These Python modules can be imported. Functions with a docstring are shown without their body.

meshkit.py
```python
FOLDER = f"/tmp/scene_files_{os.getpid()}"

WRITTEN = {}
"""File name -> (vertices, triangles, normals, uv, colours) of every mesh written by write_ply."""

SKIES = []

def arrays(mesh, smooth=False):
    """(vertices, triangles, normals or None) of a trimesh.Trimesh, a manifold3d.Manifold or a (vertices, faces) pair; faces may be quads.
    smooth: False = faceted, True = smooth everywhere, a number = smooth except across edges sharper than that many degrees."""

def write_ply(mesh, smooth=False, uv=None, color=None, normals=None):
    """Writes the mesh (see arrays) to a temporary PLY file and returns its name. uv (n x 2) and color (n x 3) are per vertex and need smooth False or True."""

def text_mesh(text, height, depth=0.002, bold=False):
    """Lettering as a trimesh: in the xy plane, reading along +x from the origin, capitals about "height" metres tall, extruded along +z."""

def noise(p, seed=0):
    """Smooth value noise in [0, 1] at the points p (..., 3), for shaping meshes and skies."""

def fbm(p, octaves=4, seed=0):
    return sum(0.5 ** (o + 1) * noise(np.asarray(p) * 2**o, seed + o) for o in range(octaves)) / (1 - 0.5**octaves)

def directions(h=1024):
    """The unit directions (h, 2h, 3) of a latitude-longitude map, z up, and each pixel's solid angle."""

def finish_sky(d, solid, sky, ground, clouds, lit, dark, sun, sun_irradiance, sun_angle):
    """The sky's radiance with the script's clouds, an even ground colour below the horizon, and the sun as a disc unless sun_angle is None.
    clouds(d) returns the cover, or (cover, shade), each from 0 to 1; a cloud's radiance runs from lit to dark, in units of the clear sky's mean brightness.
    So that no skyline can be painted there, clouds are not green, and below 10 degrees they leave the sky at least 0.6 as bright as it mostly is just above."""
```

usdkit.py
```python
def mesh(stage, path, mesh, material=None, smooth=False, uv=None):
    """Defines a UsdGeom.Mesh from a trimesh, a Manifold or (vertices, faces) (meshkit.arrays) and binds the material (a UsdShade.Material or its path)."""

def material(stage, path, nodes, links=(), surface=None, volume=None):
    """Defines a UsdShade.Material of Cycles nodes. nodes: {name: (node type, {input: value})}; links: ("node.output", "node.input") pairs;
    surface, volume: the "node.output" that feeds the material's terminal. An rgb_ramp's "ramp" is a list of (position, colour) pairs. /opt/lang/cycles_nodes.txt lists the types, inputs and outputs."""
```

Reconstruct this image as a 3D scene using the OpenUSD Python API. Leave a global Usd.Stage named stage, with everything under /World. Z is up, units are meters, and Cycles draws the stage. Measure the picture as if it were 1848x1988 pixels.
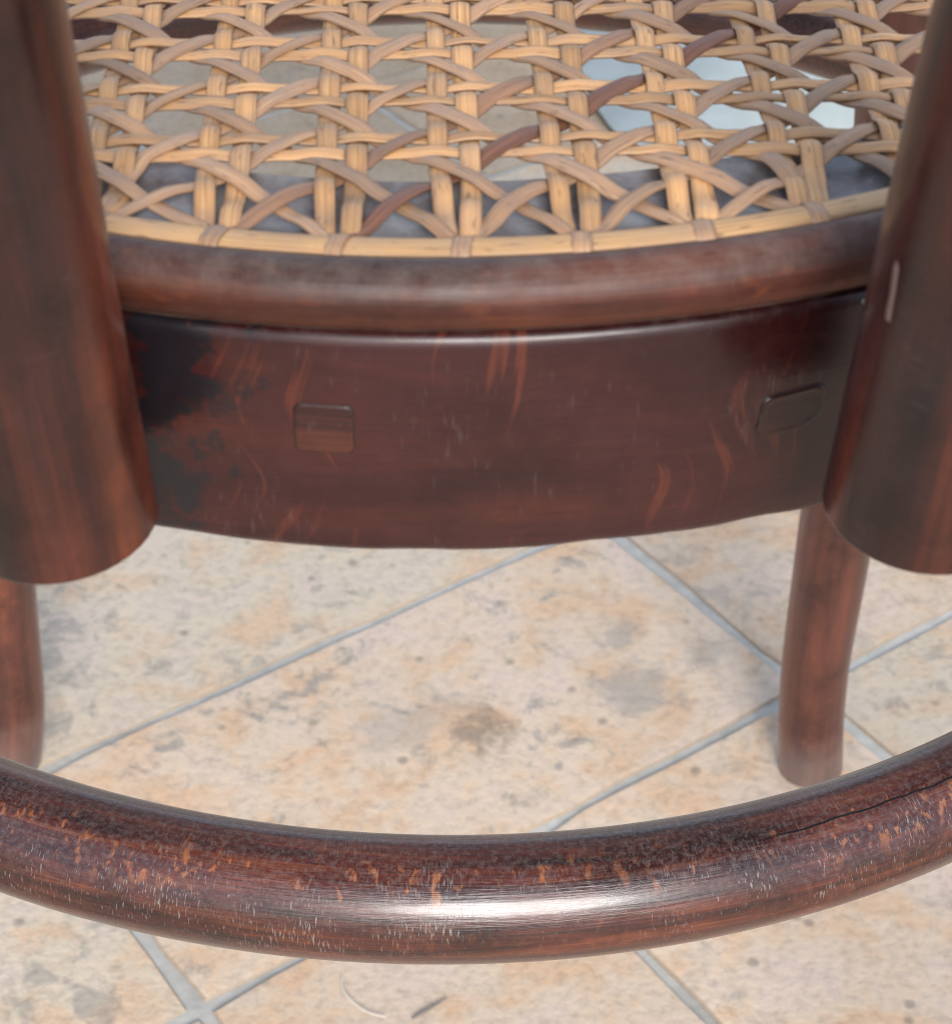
import math, random
import numpy as np
import trimesh, shapely
from shapely.geometry import Polygon, LineString
from scipy.interpolate import CubicSpline, PchipInterpolator
import usdkit, meshkit
from pxr import Usd, UsdGeom, UsdLux, UsdShade, Gf, Sdf

stage = Usd.Stage.CreateInMemory()
UsdGeom.SetStageUpAxis(stage, 'Z')
UsdGeom.SetStageMetersPerUnit(stage, 1.0)
UsdGeom.Xform.Define(stage, '/World')
UsdGeom.Scope.Define(stage, '/World/Looks')
RNG = np.random.default_rng(7)
random.seed(7)
mm = 0.001

# ---------------------------------------------------------------- camera, sky, sun, exposure
PITCH, ROLL, CZ = 0.6625, 0.0102, 0.566
FOCAL = 50.0
cam = UsdGeom.Camera.Define(stage, '/World/camera')
r0, u0 = np.array([1.0, 0, 0]), np.array([0, math.sin(PITCH), math.cos(PITCH)])
ex = math.cos(ROLL) * r0 + math.sin(ROLL) * u0
ey = -math.sin(ROLL) * r0 + math.cos(ROLL) * u0
ez = np.cross(ex, ey)
M = np.eye(4); M[0, :3], M[1, :3], M[2, :3], M[3, :3] = ex, ey, ez, (0, 0, CZ)
cam.AddTransformOp().Set(Gf.Matrix4d(*M.ravel().tolist()))
cam.CreateFocalLengthAttr(FOCAL)
cam.CreateHorizontalApertureAttr(FOCAL * 1848 / 4100)
cam.CreateVerticalApertureAttr(FOCAL * 1848 / 4100 * 1024 / 951)
cam.CreateClippingRangeAttr(Gf.Vec2f(0.01, 500))
cam.CreateFStopAttr(42.0)
cam.CreateFocusDistanceAttr(0.355)
cam.CreateExposureAttr(1.36)

SUN_AZ, SUN_EL = math.radians(170), math.radians(29)      # azimuth clockwise from +y: behind the camera, a little to the left
sun_dir = np.array([math.sin(SUN_AZ) * math.cos(SUN_EL), math.cos(SUN_AZ) * math.cos(SUN_EL), math.sin(SUN_EL)])
sun = UsdLux.DistantLight.Define(stage, '/World/sun')
sun.CreateIntensityAttr(0.40)
sun.CreateAngleAttr(24.0)
sun.CreateColorAttr(Gf.Vec3f(1.0, 0.975, 0.95))
sun.GetPrim().CreateAttribute('inputs:normalize', Sdf.ValueTypeNames.Bool).Set(True)
z = sun_dir; x = np.cross([0, 0, 1.0], z); x /= np.linalg.norm(x); y = np.cross(z, x)
S = np.eye(4); S[0, :3], S[1, :3], S[2, :3] = x, y, z
sun.AddTransformOp().Set(Gf.Matrix4d(*S.ravel().tolist()))

sky = usdkit.material(stage, '/World/Looks/sky', {
    'tc': ('texture_coordinate', {}),
    'sky': ('sky_texture', {'sky_type': 'single_scattering', 'sun_disc': False, 'sun_elevation': SUN_EL, 'sun_rotation': SUN_AZ, 'air_density': 1.0, 'aerosol_density': 2.0}),
    'map': ('mapping', {'scale': (1.3, 1.3, 2.6)}),
    'n': ('noise_texture', {'scale': 1.7, 'detail': 6, 'roughness': 0.55}),
    'rp': ('rgb_ramp', {'ramp': [(0.40, (0.25, 0.25, 0.25)), (0.60, (1, 1, 1))]}),
    'mx': ('mix', {'mix_type': 'mix', 'color2': (5.2, 6.1, 7.7)}),
    'bg': ('background_shader', {'strength': 0.065})},
    [('tc.generated', 'map.vector'), ('map.vector', 'n.vector'), ('n.fac', 'rp.fac'), ('rp.color', 'mx.fac'), ('sky.color', 'mx.color1'), ('mx.color', 'bg.color')],
    surface='bg.background')
dome = UsdLux.DomeLight.Define(stage, '/World/sky')
UsdShade.MaterialBindingAPI.Apply(dome.GetPrim()).Bind(sky)
dome.GetPrim().SetCustomDataByKey('kind', 'structure')

# ---------------------------------------------------------------- image <-> place (the photograph's pixels on a 1848 wide frame)
F = 4100.0
def ray(px, py):
    a, b = px - 924, py - 994
    a, b = a * math.cos(ROLL) + b * math.sin(ROLL), -a * math.sin(ROLL) + b * math.cos(ROLL)
    dx, dy = a / F, b / F
    return np.array([dx, math.cos(PITCH) - dy * math.sin(PITCH), -math.sin(PITCH) - dy * math.cos(PITCH)])
def on_z(px, py, zz):
    r = ray(px, py); return np.array([0, 0, CZ]) + r * ((CZ - zz) / -r[2])
def on_y(px, py, yy):
    r = ray(px, py); return np.array([0, 0, CZ]) + r * (yy / r[1])

# ---------------------------------------------------------------- helpers
used = {}
def unique(parent, name):
    k = (parent, name); n = used.get(k, 0); used[k] = n + 1
    return f'{parent}/{name}' if n == 0 else f'{parent}/{name}_{n:03d}'
def thing(name, label, cat, loc=(0, 0, 0), group=None, kind=None):
    xf = UsdGeom.Xform.Define(stage, unique('/World', name)); xf.AddTranslateOp().Set(Gf.Vec3d(*map(float, loc)))
    tag(xf.GetPrim(), label, cat, group, kind); return xf.GetPrim()
def tag(p, label=None, cat=None, group=None, kind=None):
    for k, v in (('label', label), ('category', cat), ('group', group), ('kind', kind)):
        if v: p.SetCustomDataByKey(k, v)
def obj(name, mesh, material, parent=None, smooth=True, uv=None, origin=None):
    path = unique(str(parent.GetPath()) if parent else '/World', name)
    if isinstance(mesh, tuple): v, f = mesh
    else: v, f = mesh.vertices, mesh.faces
    v = np.asarray(v, float)
    if origin is not None: v = v - np.asarray(origin)
    g = usdkit.mesh(stage, path, (v, f), material, smooth=smooth, uv=uv)
    return g.GetPrim()

def sweep(path, section, closed=False, up=None, scale=None, caps=True, roll=None):
    """Sweeps a closed 2D section (K,2: side, up) along path (N,3). Returns verts, faces, uv; uv in metres (along, around)."""
    P = np.asarray(path, float); N = len(P)
    if closed: T = np.roll(P, -1, 0) - np.roll(P, 1, 0)
    else: T = np.gradient(P, axis=0)
    T /= np.linalg.norm(T, axis=1, keepdims=True)
    U = np.zeros_like(P)
    if up is not None:
        U[:] = up
        U = U - (U * T).sum(1)[:, None] * T
    else:
        u = np.array([0, 0, 1.0]) if abs(T[0, 2]) < 0.9 else np.array([0, 1.0, 0])
        for i in range(N):
            u = u - (u @ T[i]) * T[i]; u /= np.linalg.norm(u); U[i] = u
    U /= np.linalg.norm(U, axis=1, keepdims=True)
    B = np.cross(T, U)
    if roll is not None:
        c, s = np.cos(roll)[:, None], np.sin(roll)[:, None]
        U, B = U * c + B * s, B * c - U * s
    sec = np.asarray(section, float); K = len(sec)
    sec = np.vstack([sec, sec[:1]])
    sc = np.ones(N) if scale is None else np.asarray(scale)
    if closed:
        P, U, B, sc = (np.concatenate([a, a[:1]]) for a in (P, U, B, sc)); N += 1
    V = P[:, None] + (B[:, None] * sec[None, :, :1] + U[:, None] * sec[None, :, 1:]) * sc[:, None, None]
    L = np.r_[0, np.cumsum(np.linalg.norm(np.diff(P, axis=0), axis=1))]
    A = np.r_[0, np.cumsum(np.linalg.norm(np.diff(sec, axis=0), axis=1))]
    A = A * float(np.mean(sc))
    uv = np.stack(np.meshgrid(L, A, indexing='ij'), -1).reshape(-1, 2)
    W = K + 1
    i, j = np.meshgrid(np.arange(N - 1), np.arange(K), indexing='ij')
    a = (i * W + j).ravel(); b = a + 1; c = a + W; d = c + 1
    f = np.vstack([np.stack([a, b, d], 1), np.stack([a, d, c], 1)])
    V = V.reshape(-1, 3)
    if caps and not closed:
        n0 = len(V)
        V = np.vstack([V, P[:1], P[-1:]]); uv = np.vstack([uv, [[0, 0]], [[L[-1], 0]]])
        k = np.arange(K)
        f = np.vstack([f, np.stack([k + 1, k, np.full(K, n0)], 1), np.stack([(N - 1) * W + k, (N - 1) * W + k + 1, np.full(K, n0 + 1)], 1)])
    return V, f, uv
def circle_sec(r, k=28, start=0.0):
    t = start + np.linspace(0, 2 * math.pi, k, endpoint=False)
    return np.stack([np.cos(t) * r, np.sin(t) * r], 1)
def spline(pts, n, closed=False):
    p = np.asarray(pts, float)
    if closed: p = np.vstack([p, p[:1]])
    t = np.r_[0, np.cumsum(np.linalg.norm(np.diff(p, axis=0), axis=1))]
    cs = CubicSpline(t, p, bc_type='periodic' if closed else 'natural')
    fine = cs(np.linspace(0, t[-1], 4000))
    l = np.r_[0, np.cumsum(np.linalg.norm(np.diff(fine, axis=0), axis=1))]
    s = np.linspace(0, l[-1], n, endpoint=not closed)
    return np.stack([np.interp(s, l, fine[:, k]) for k in range(p.shape[1])], 1)
def tapered(path, radii, k=28, round_end=None):
    """a bent rod along path with a radius at each point"""
    return sweep(path, circle_sec(1.0, k), scale=radii)

# ---------------------------------------------------------------- materials
def mat(name, nodes, links, surface='p.BSDF'):
    return usdkit.material(stage, '/World/Looks/' + name, nodes, links, surface=surface)

def wood(name, dark=(0.028, 0.0085, 0.006), mid=(0.062, 0.017, 0.010), orange=(0.20, 0.055, 0.016), fleck_scale=(260, 45), fleck_at=0.66, fleck_amt=0.8,
         scratch=0.5, scratch_scale=(1500, 240), dust_sheen=0.15, rough=0.36, black=None, crack=None, streak=(9, 160), foot=None, grain_bump=0.25, coat=0.35, grain=0.85, stops=(0.30, 0.55, 0.75), dust_sheen_scale=420.0, dust_sheen_at=(0.5, 0.75), patch=0.5, dust_sheen_col=(0.28, 0.25, 0.23), spec=0.5, fleck_band=None, scratch_band=None, scratch_at=0.66, detail=5, wander=0.0, shift=(0, 0, 0)):
    n = {
        'uv': ('uvmap', {'attribute': 'st'}),
        'oi': ('object_info', {}),
        'off': ('vector_math', {'math_type': 'scale', 'vector1': (3.1, 1.7, 0)}),
        'uvo': ('vector_math', {'math_type': 'add'}),
        # broad streaks along the grain
        'm1': ('mapping', {'scale': (streak[0], streak[1], 1)}),
        'n1': ('noise_texture', {'scale': 1.0, 'detail': detail, 'roughness': 0.6, 'distortion': 0.5}),
        'r1': ('rgb_ramp', {'ramp': [(stops[0], dark), (stops[1], mid), (stops[2], tuple(0.62 * a + 0.38 * b for a, b in zip(mid, orange)))]}),
        # fine grain
        'm2': ('mapping', {'scale': (90, 2400, 1)}),
        'n2': ('noise_texture', {'scale': 1.0, 'detail': 3, 'roughness': 0.6}),
        'r2': ('rgb_ramp', {'ramp': [(0.32, (0.55, 0.5, 0.5)), (0.52, (1, 1, 1)), (0.75, (1.45, 1.3, 1.2))]}),
        'c1': ('mix', {'mix_type': 'multiply', 'fac': grain}),
        # flecks
        'm3': ('mapping', {'scale': (fleck_scale[0], fleck_scale[1], 1), 'location': shift}),
        'wn': ('noise_texture', {'scale': 48.0, 'detail': 1}), 'ws': ('vector_math', {'math_type': 'scale', 'scale': wander}), 'wa': ('vector_math', {'math_type': 'add'}),
        'n3': ('noise_texture', {'scale': 1.0, 'detail': 3, 'roughness': 0.55, 'distortion': 0.3}),
        'n3b': ('noise_texture', {'scale': 55.0, 'detail': 2}),
        'a3': ('math', {'math_type': 'multiply_add', 'value2': 0.55, 'value3': -0.275}),
        's3': ('math', {'math_type': 'add'}),
        'r3': ('rgb_ramp', {'ramp': [(fleck_at, (0, 0, 0)), (fleck_at + 0.09, (1, 1, 1))]}),
        'f3': ('math', {'math_type': 'multiply', 'value2': fleck_amt}),
        'c2': ('mix', {'mix_type': 'mix', 'color2': orange}),
        # scuffs across the grain
        'm4': ('mapping', {'scale': (scratch_scale[0], scratch_scale[1], 1), 'rotation': (0, 0, 0.06)}),
        'n4': ('noise_texture', {'scale': 1.0, 'detail': 2, 'roughness': 0.6}),
        'n4b': ('noise_texture', {'scale': 70.0, 'detail': 3}),
        'a4': ('math', {'math_type': 'multiply_add', 'value2': 0.55, 'value3': -0.275}),
        's4': ('math', {'math_type': 'add'}),
        'r4': ('rgb_ramp', {'ramp': [(scratch_at, (0, 0, 0)), (scratch_at + 0.1, (1, 1, 1))]}),
        'f4': ('math', {'math_type': 'multiply', 'value2': scratch}),
        'c3': ('mix', {'mix_type': 'mix', 'color2': (0.30, 0.27, 0.25)}),
        # patchy darkening and a dusty bloom, its grey also standing for sky sheen on the ledge
        'n5': ('noise_texture', {'scale': 38.0, 'detail': 5, 'roughness': 0.6}),
        'r5': ('rgb_ramp', {'ramp': [(0.36, (patch, 0.92 * patch, patch)), (0.58, (1.05, 1.05, 1.05))]}),
        'c4': ('mix', {'mix_type': 'multiply', 'fac': 1.0}),
        'n6': ('noise_texture', {'scale': dust_sheen_scale, 'detail': 6, 'roughness': 0.75}),
        'r6': ('rgb_ramp', {'ramp': [(dust_sheen_at[0], (0, 0, 0)), (dust_sheen_at[1], (1, 1, 1))]}),
        'g': ('geometry', {}), 'gs': ('separate_xyz', {}), 'up': ('math', {'math_type': 'maximum', 'value2': 0.12}),
        'd6': ('math', {'math_type': 'multiply'}), 'f6': ('math', {'math_type': 'multiply', 'value2': dust_sheen}),
        'c5': ('mix', {'mix_type': 'mix', 'color2': dust_sheen_col}),
        # relief and gloss
        'rr': ('map_range', {'from_min': 0.3, 'from_max': 0.7, 'to_min': rough - 0.10, 'to_max': rough + 0.14}),
        'radd': ('math', {'math_type': 'multiply_add', 'value2': 0.22}),
        'hb': ('math', {'math_type': 'multiply_add', 'value2': -0.6}),
        'b': ('bump', {'strength': grain_bump, 'distance': 0.0004}),
        'p': ('principled_bsdf', {'specular_ior_level': spec, 'coat_weight': coat, 'coat_roughness': 0.16}),
    }
    l = [('oi.random', 'off.scale'), ('uv.UV', 'uvo.vector1'), ('off.vector', 'uvo.vector2')]
    l += [('uvo.vector', 'wn.vector'), ('wn.color', 'ws.vector1'), ('uvo.vector', 'wa.vector1'), ('ws.vector', 'wa.vector2'), ('wa.vector', 'm3.vector')]
    for k in ('m1', 'm2', 'm4', 'n3b', 'n4b', 'n5', 'n6'):
        l.append(('uvo.vector', k + '.vector'))
    l += [('m1.vector', 'n1.vector'), ('n1.fac', 'r1.fac'), ('m2.vector', 'n2.vector'), ('n2.fac', 'r2.fac'), ('r1.color', 'c1.color1'), ('r2.color', 'c1.color2'),
          ('m3.vector', 'n3.vector'), ('n3b.fac', 'a3.value1'), ('n3.fac', 's3.value1'), ('a3.value', 's3.value2'), ('s3.value', 'r3.fac'), ('r3.color', 'f3.value1'), ('f3.value', 'c2.fac'), ('c1.color', 'c2.color1'),
          ('m4.vector', 'n4.vector'), ('n4b.fac', 'a4.value1'), ('n4.fac', 's4.value1'), ('a4.value', 's4.value2'), ('s4.value', 'r4.fac'), ('r4.color', 'f4.value1'), ('f4.value', 'c3.fac'), ('c2.color', 'c4.color1'),
          ('n5.fac', 'r5.fac'), ('r5.color', 'c4.color2'), ('c4.color', 'c3.color1'),
          ('n6.fac', 'r6.fac'), ('g.normal', 'gs.vector'), ('gs.z', 'up.value1'), ('r6.color', 'd6.value1'), ('up.value', 'd6.value2'), ('d6.value', 'f6.value1'), ('f6.value', 'c5.fac'), ('c3.color', 'c5.color1'),
          ('n5.fac', 'rr.value'), ('f4.value', 'radd.value1'), ('rr.result', 'radd.value3'), ('radd.value', 'p.roughness'),
          ('f4.value', 'hb.value1'), ('n2.fac', 'hb.value3'), ('hb.value', 'b.height'), ('b.normal', 'p.normal')]
    for tagname, band, target in (('fb', fleck_band, 'f3'), ('sb', scratch_band, 'f4')):
        if band:   # wear along one side of the part: (centre, half width, soft edge, floor) in metres round the section
            n.update({tagname + 's': ('separate_xyz', {}), tagname + 'n': ('noise_texture', {'scale': 90.0, 'detail': 3}), tagname + 'w': ('math', {'math_type': 'multiply_add', 'value2': 0.008, 'value3': -0.004}),
                      tagname + 'd': ('math', {'math_type': 'subtract', 'value2': band[0]}), tagname + 'a': ('math', {'math_type': 'absolute'}), tagname + 'q': ('math', {'math_type': 'add'}),
                      tagname + 'r': ('map_range', {'from_min': band[1], 'from_max': band[1] + band[2], 'to_min': n[target][1]['value2'], 'to_max': band[3], 'clamp': True})})
            l += [('uv.UV', tagname + 's.vector'), ('uv.UV', tagname + 'n.vector'), (tagname + 's.y', tagname + 'd.value1'), (tagname + 'd.value', tagname + 'a.value1'), (tagname + 'n.fac', tagname + 'w.value1'),
                  (tagname + 'a.value', tagname + 'q.value1'), (tagname + 'w.value', tagname + 'q.value2'), (tagname + 'q.value', tagname + 'r.value'), (tagname + 'r.result', target + '.value2')]
            n[target][1].pop('value2')
    last = 'c5.color'
    if black:      # an old blackened varnish run: (u centre, slope, half width, tint) in the part's own metres
        n.update({'ks': ('separate_xyz', {}), 'kn': ('noise_texture', {'scale': 170.0, 'detail': 5, 'roughness': 0.65}),
                  'kv': ('math', {'math_type': 'multiply_add', 'value2': black[1], 'value3': black[0]}), 'kd': ('math', {'math_type': 'subtract'}), 'ka': ('math', {'math_type': 'absolute'}),
                  'kw': ('math', {'math_type': 'multiply_add', 'value2': 0.052, 'value3': -0.026}), 'kq': ('math', {'math_type': 'add'}),
                  'kr': ('map_range', {'from_min': black[2], 'from_max': black[2] + 0.0040, 'to_min': 0.93, 'to_max': 0.0, 'clamp': True}),
                  'kc': ('mix', {'mix_type': 'mix', 'color2': (0.007, 0.0062, 0.0085)})})
        l += [('uv.UV', 'ks.vector'), ('uv.UV', 'kn.vector'), ('ks.y', 'kv.value1'), ('ks.x', 'kd.value1'), ('kv.value', 'kd.value2'), ('kd.value', 'ka.value1'),
              ('kn.fac', 'kw.value1'), ('ka.value', 'kq.value1'), ('kw.value', 'kq.value2'), ('kq.value', 'kr.value'), ('kr.result', 'kc.fac'), (last, 'kc.color1')]
        last = 'kc.color'
    if crack:      # a split along the grain: (u from, u to, v)
        n.update({'xs': ('separate_xyz', {}), 'xn': ('noise_texture', {'scale': 160.0, 'detail': 2}), 'xv': ('math', {'math_type': 'multiply_add', 'value2': 0.0016, 'value3': crack[2] - 0.0008}),
                  'xd': ('math', {'math_type': 'subtract'}), 'xa': ('math', {'math_type': 'absolute'}), 'xr': ('map_range', {'from_min': 0.00012, 'from_max': 0.0003, 'to_min': 1.0, 'to_max': 0.0, 'clamp': True}),
                  'xu': ('map_range', {'from_min': crack[0], 'from_max': crack[1], 'to_min': 0.0, 'to_max': 1.0, 'clamp': True}), 'xm': ('math', {'math_type': 'multiply'}),
                  'xc': ('mix', {'mix_type': 'mix', 'color2': (0.004, 0.004, 0.005)})})
        l += [('uv.UV', 'xs.vector'), ('uv.UV', 'xn.vector'), ('xn.fac', 'xv.value1'), ('xs.y', 'xd.value1'), ('xv.value', 'xd.value2'), ('xd.value', 'xa.value1'), ('xa.value', 'xr.value'),
              ('xs.x', 'xu.value'), ('xr.result', 'xm.value1'), ('xu.result', 'xm.value2'), ('xm.value', 'xc.fac'), (last, 'xc.color1')]
        last = 'xc.color'
    if foot:       # dusty, scuffed foot: fades out at this height
        n.update({'fs': ('separate_xyz', {}), 'fn': ('noise_texture', {'scale': 60.0, 'detail': 3}), 'fa': ('math', {'math_type': 'multiply_add', 'value2': 0.03}),
                  'fr': ('map_range', {'from_min': foot[0], 'from_max': foot[1], 'to_min': 0.45, 'to_max': 0.0, 'clamp': True}), 'fc': ('mix', {'mix_type': 'mix', 'color2': (0.30, 0.27, 0.24)})})
        l += [('g.position', 'fs.vector'), ('g.position', 'fn.vector'), ('fn.fac', 'fa.value1'), ('fs.z', 'fa.value3'), ('fa.value', 'fr.value'), ('fr.result', 'fc.fac'), (last, 'fc.color1')]
        last = 'fc.color'
    l.append((last, 'p.base_color'))
    return mat(name, n, l)

WOOD_APRON = wood('wood_apron', fleck_scale=(520, 34), wander=0.014, fleck_at=0.62, fleck_amt=0.36, scratch=0.06, rough=0.30, black=(-0.0418, 0.20, 0.0030), streak=(5, 30), dark=(0.019, 0.0040, 0.0045), mid=(0.035, 0.0066, 0.0064), orange=(0.17, 0.038, 0.015), grain_bump=0.10, grain=0.4, patch=0.55, coat=0.15, spec=0.4)
WOOD_RIM = wood('wood_rim', dark=(0.034, 0.0088, 0.0065), fleck_at=0.64, fleck_scale=(200, 300), fleck_amt=0.35, scratch=0.04, dust_sheen=0.60, dust_sheen_scale=260.0, dust_sheen_at=(0.28, 0.80), rough=0.46, mid=(0.072, 0.0165, 0.0088), grain_bump=0.15, grain=0.55, coat=0.0, spec=0.3, patch=0.45, dust_sheen_col=(0.21, 0.175, 0.15))
WOOD_RING = wood('wood_stretcher', fleck_scale=(520, 300), shift=(37, 11, 0), fleck_at=0.575, fleck_amt=0.85, scratch=0.62, scratch_at=0.63, scratch_scale=(3600, 480), dust_sheen=0.35, dust_sheen_scale=900.0, dust_sheen_at=(0.45, 0.75), rough=0.27, orange=(0.32, 0.105, 0.032), dark=(0.015, 0.0042, 0.0045), mid=(0.082, 0.0160, 0.0090), streak=(22, 380), grain_bump=0.3, patch=0.35, coat=0.5,
                 fleck_band=(0.0372, 0.0016, 0.0034, 0.12), scratch_band=(0.0318, 0.0030, 0.0060, 0.20), crack=(0.638, 0.652, 0.0398))
WOOD_POST = wood('wood_post', fleck_at=0.80, scratch=0.03, dust_sheen=0.10, streak=(4.0, 70), detail=3, rough=0.27, dark=(0.006, 0.0044, 0.0062), mid=(0.036, 0.0088, 0.0066), orange=(0.28, 0.060, 0.018), stops=(0.36, 0.50, 0.64), grain_bump=0.06, coat=0.1, grain=0.5, spec=0.45, patch=0.4)
WOOD_LEDGE = wood('wood_ledge', dark=(0.050, 0.022, 0.022), fleck_at=0.7, fleck_amt=0.2, scratch=0.1, dust_sheen=0.95, dust_sheen_scale=75.0, dust_sheen_at=(0.30, 0.58), rough=0.30, mid=(0.085, 0.040, 0.034), grain_bump=0.08, grain=0.4, coat=0.4, patch=0.6, dust_sheen_col=(0.30, 0.29, 0.29))  # dusty wear, with the sheen of the sky painted into the same grey
WOOD_LEG = wood('wood_leg', fleck_at=0.66, fleck_scale=(160, 240), fleck_amt=0.4, scratch=0.05, rough=0.38, mid=(0.105, 0.0285, 0.018), dark=(0.052, 0.015, 0.011), foot=(0.004, 0.045), grain_bump=0.1, grain=0.5)
WOOD_PLUG = wood('wood_plug', fleck_at=0.78, scratch=0.05, rough=0.32, dark=(0.022, 0.0058, 0.0050), mid=(0.040, 0.0098, 0.0072), grain_bump=0.1, coat=0.1, spec=0.4)

def cane(name, pale, mid, dirt, grime=0.6):
    n = {'uv': ('uvmap', {'attribute': 'st'}), 'oi': ('object_info', {}),
         'off': ('vector_math', {'math_type': 'scale', 'vector1': (5.3, 0.11, 0)}), 'uvo': ('vector_math', {'math_type': 'add'}),
         'm1': ('mapping', {'scale': (60, 3200, 1)}), 'n1': ('noise_texture', {'scale': 1.0, 'detail': 3, 'roughness': 0.6}),
         'r1': ('rgb_ramp', {'ramp': [(0.28, tuple(0.6 * c for c in mid)), (0.48, mid), (0.68, pale)]}),
         'n2': ('noise_texture', {'scale': 130.0, 'detail': 4, 'roughness': 0.65}), 'r2': ('rgb_ramp', {'ramp': [(0.42, (0, 0, 0)), (0.72, (1, 1, 1))]}),
         'g1': ('math', {'math_type': 'multiply', 'value2': grime}), 'c1': ('mix', {'mix_type': 'mix', 'color2': dirt}),
         'm3': ('mapping', {'scale': (300, 1500, 1)}), 'n3': ('noise_texture', {'scale': 1.0, 'detail': 2}), 'r3': ('rgb_ramp', {'ramp': [(0.62, (0, 0, 0)), (0.70, (1, 1, 1))]}),
         'g3': ('math', {'math_type': 'multiply', 'value2': 0.7}), 'c3': ('mix', {'mix_type': 'mix', 'color2': (0.17, 0.10, 0.06)}),
         'n4': ('noise_texture', {'scale': 26.0, 'detail': 3, 'roughness': 0.6}), 'r4': ('rgb_ramp', {'ramp': [(0.52, (0, 0, 0)), (0.74, (0.6, 0.6, 0.6))]}), 'c4': ('mix', {'mix_type': 'mix', 'color2': tuple(0.5 * c for c in mid)}),
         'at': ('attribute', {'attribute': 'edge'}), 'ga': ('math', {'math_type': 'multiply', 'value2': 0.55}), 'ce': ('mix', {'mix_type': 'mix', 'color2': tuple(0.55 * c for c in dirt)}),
         'v': ('hsv', {'hue': 0.5, 'saturation': 1.0}), 'vr': ('map_range', {'from_min': 0, 'from_max': 1, 'to_min': 0.78, 'to_max': 1.12}),
         'b': ('bump', {'strength': 0.35, 'distance': 0.0002}),
         'p': ('principled_bsdf', {'roughness': 0.42, 'specular_ior_level': 0.45})}
    l = [('oi.random', 'off.scale'), ('uv.UV', 'uvo.vector1'), ('off.vector', 'uvo.vector2'), ('uvo.vector', 'm1.vector'), ('uvo.vector', 'n2.vector'), ('uvo.vector', 'm3.vector'),
         ('m1.vector', 'n1.vector'), ('n1.fac', 'r1.fac'), ('n2.fac', 'r2.fac'), ('r2.color', 'g1.value1'), ('g1.value', 'c1.fac'), ('r1.color', 'c1.color1'),
         ('m3.vector', 'n3.vector'), ('n3.fac', 'r3.fac'), ('r3.color', 'g3.value1'), ('g3.value', 'c3.fac'), ('c1.color', 'c3.color1'),
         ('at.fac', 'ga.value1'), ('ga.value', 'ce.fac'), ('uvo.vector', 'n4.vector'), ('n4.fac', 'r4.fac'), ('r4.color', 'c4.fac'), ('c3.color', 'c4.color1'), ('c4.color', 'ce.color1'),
         ('oi.random', 'vr.value'), ('vr.result', 'v.value'), ('ce.color', 'v.color'), ('v.color', 'p.base_color'), ('n1.fac', 'b.height'), ('b.normal', 'p.normal')]
    return mat(name, n, l)
CANE_V = cane('cane_golden', (0.72, 0.42, 0.19), (0.57, 0.30, 0.122), (0.36, 0.24, 0.165), 0.6)
CANE_H = cane('cane_honey', (0.70, 0.40, 0.175), (0.54, 0.28, 0.112), (0.34, 0.23, 0.16), 0.55)
CANE_D = cane('cane_weathered', (0.56, 0.345, 0.19), (0.44, 0.24, 0.122), (0.31, 0.21, 0.15), 0.8)
CANE_RED = cane('cane_reddish', (0.34, 0.15, 0.08), (0.23, 0.09, 0.048), (0.17, 0.10, 0.075), 0.5)
CANE_RUST = cane('cane_rust', (0.48, 0.27, 0.15), (0.36, 0.185, 0.10), (0.25, 0.16, 0.115), 0.6)
CANE_EDGE = cane('cane_binder', (0.74, 0.45, 0.205), (0.62, 0.345, 0.14), (0.42, 0.28, 0.19), 0.45)

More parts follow.
